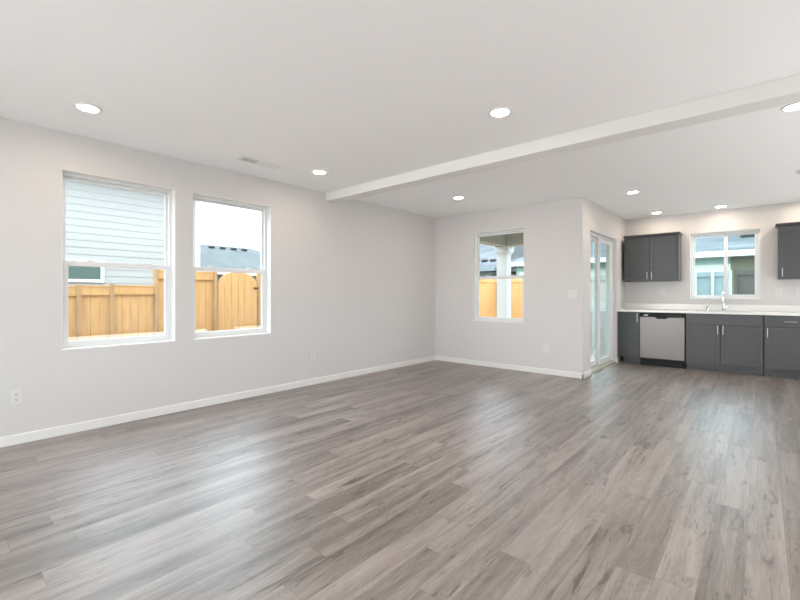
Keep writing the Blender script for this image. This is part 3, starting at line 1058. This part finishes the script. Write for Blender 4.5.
MB().box((NX + 0.005, wy0 + 0.05, wz0 + 0.05), (NX + 0.02, wy1 - 0.05, wz1 - 0.05)).build('pane', M['dark_pane'], nwf)

# houses further off
def hip_house(name, label, x0, x1, y0, y1, ez, rz, inset0, inset1, along, wmat, rmat, over=0.4):
    r = root(name, ((x0 + x1) / 2, (y0 + y1) / 2, G), label, 'house')
    MB().box((x0 + over, y0 + over, G), (x1 - over, y1 - over, ez - 0.02)).build('house_wall', wmat, r)
    if along == 'y':
        xm = (x0 + x1) / 2
        r0, r1 = (xm, y0 + inset0, rz), (xm, y1 - inset1, rz)
        q = [(0, 1, 5, 4)[::-1], (1, 2, 5), (2, 3, 4, 5)[::-1], (3, 0, 4)]
        pts = [(x0, y0, ez), (x0, y1, ez), (x1, y1, ez), (x1, y0, ez), r0, r1]
    else:
        ym = (y0 + y1) / 2
        r0, r1 = (x0 + inset0, ym, rz), (x1 - inset1, ym, rz)
        q = [(0, 1, 5, 4), (1, 2, 5), (2, 3, 4, 5), (3, 0, 4)]
        pts = [(x0, y0, ez), (x1, y0, ez), (x1, y1, ez), (x0, y1, ez), r0, r1]
    MB().faces(pts, q + [(0, 1, 2, 3)]).build('roof', rmat, r)
    MB().box((x0 - 0.02, y0 - 0.06, ez - 0.14), (x1 + 0.02, y0 + 0.02, ez + 0.02)).box((x0 - 0.02, y1 - 0.02, ez - 0.14), (x1 + 0.02, y1 + 0.06, ez + 0.02)) \
        .box((x0 - 0.06, y0, ez - 0.14), (x0 + 0.02, y1, ez + 0.02)).box((x1 - 0.02, y0, ez - 0.14), (x1 + 0.06, y1, ez + 0.02)).build('gutter', M['white_ext'], r)
    return r

hd = hip_house('distant_house', 'far grey hip roofed house beyond the gate through the second window', -18.5, -9.8, 5.9, 13.0, 2.02, 3.40, 1.6, 2.6, 'y', M['bluegrey'], M['shingle_dark'])
for y in (8.2, 8.7, 9.2, 9.7):
    MB().box((-13.55, y - 0.11, 3.17), (-13.35, y + 0.11, 3.26), 0.02).build('roof_vent', M['black'], hd)

ha = root('gable_house', (-6.6, 17.5, G), 'blue grey house with a plain gable roof left of the porch column', 'house')
MB().box((-9.8, 15.4, G), (-3.9, 19.6, 2.12)).build('house_wall', M['bluegrey'], ha)
MB().prism([(-10.1, 15.0, 2.15), (-10.1, 15.0, 2.25), (-10.1, 17.5, 3.62), (-10.1, 20.0, 2.25), (-10.1, 20.0, 2.15)], (6.55, 0, 0)).build('roof', M['shingle'], ha)
MB().box((-10.1, 14.93, 2.12), (-3.55, 14.999, 2.24)).build('gutter', M['bluegrey'], ha)
for x in (-4.35, -3.95):
    MB().box((x - 0.12, 15.50, 2.47), (x + 0.12, 15.66, 2.64), 0.02).build('roof_vent', M['black'], ha)

hb = hip_house('hip_house', 'long low house with shingled hip roof and white gutter behind the back fence', -3.25, 9.5, 15.0, 22.0, 2.40, 3.95, 3.5, 3.5, 'x', M['teal'], M['shingle'])
MB().box((-2.7, 15.36, 1.55), (9.1, 15.399, 2.06)).build('trim_band', M['band'], hb)
MB().box((3.78, 15.34, 1.0), (9.1, 15.358, 2.26)).build('recess_panel', M['olive'], hb)  # flat panel whose dark colour replaces the shade of a porch recess
MB().box((3.98, 16.05, 2.82), (4.34, 16.28, 3.0), 0.02).build('roof_vent', M['black'], hb)
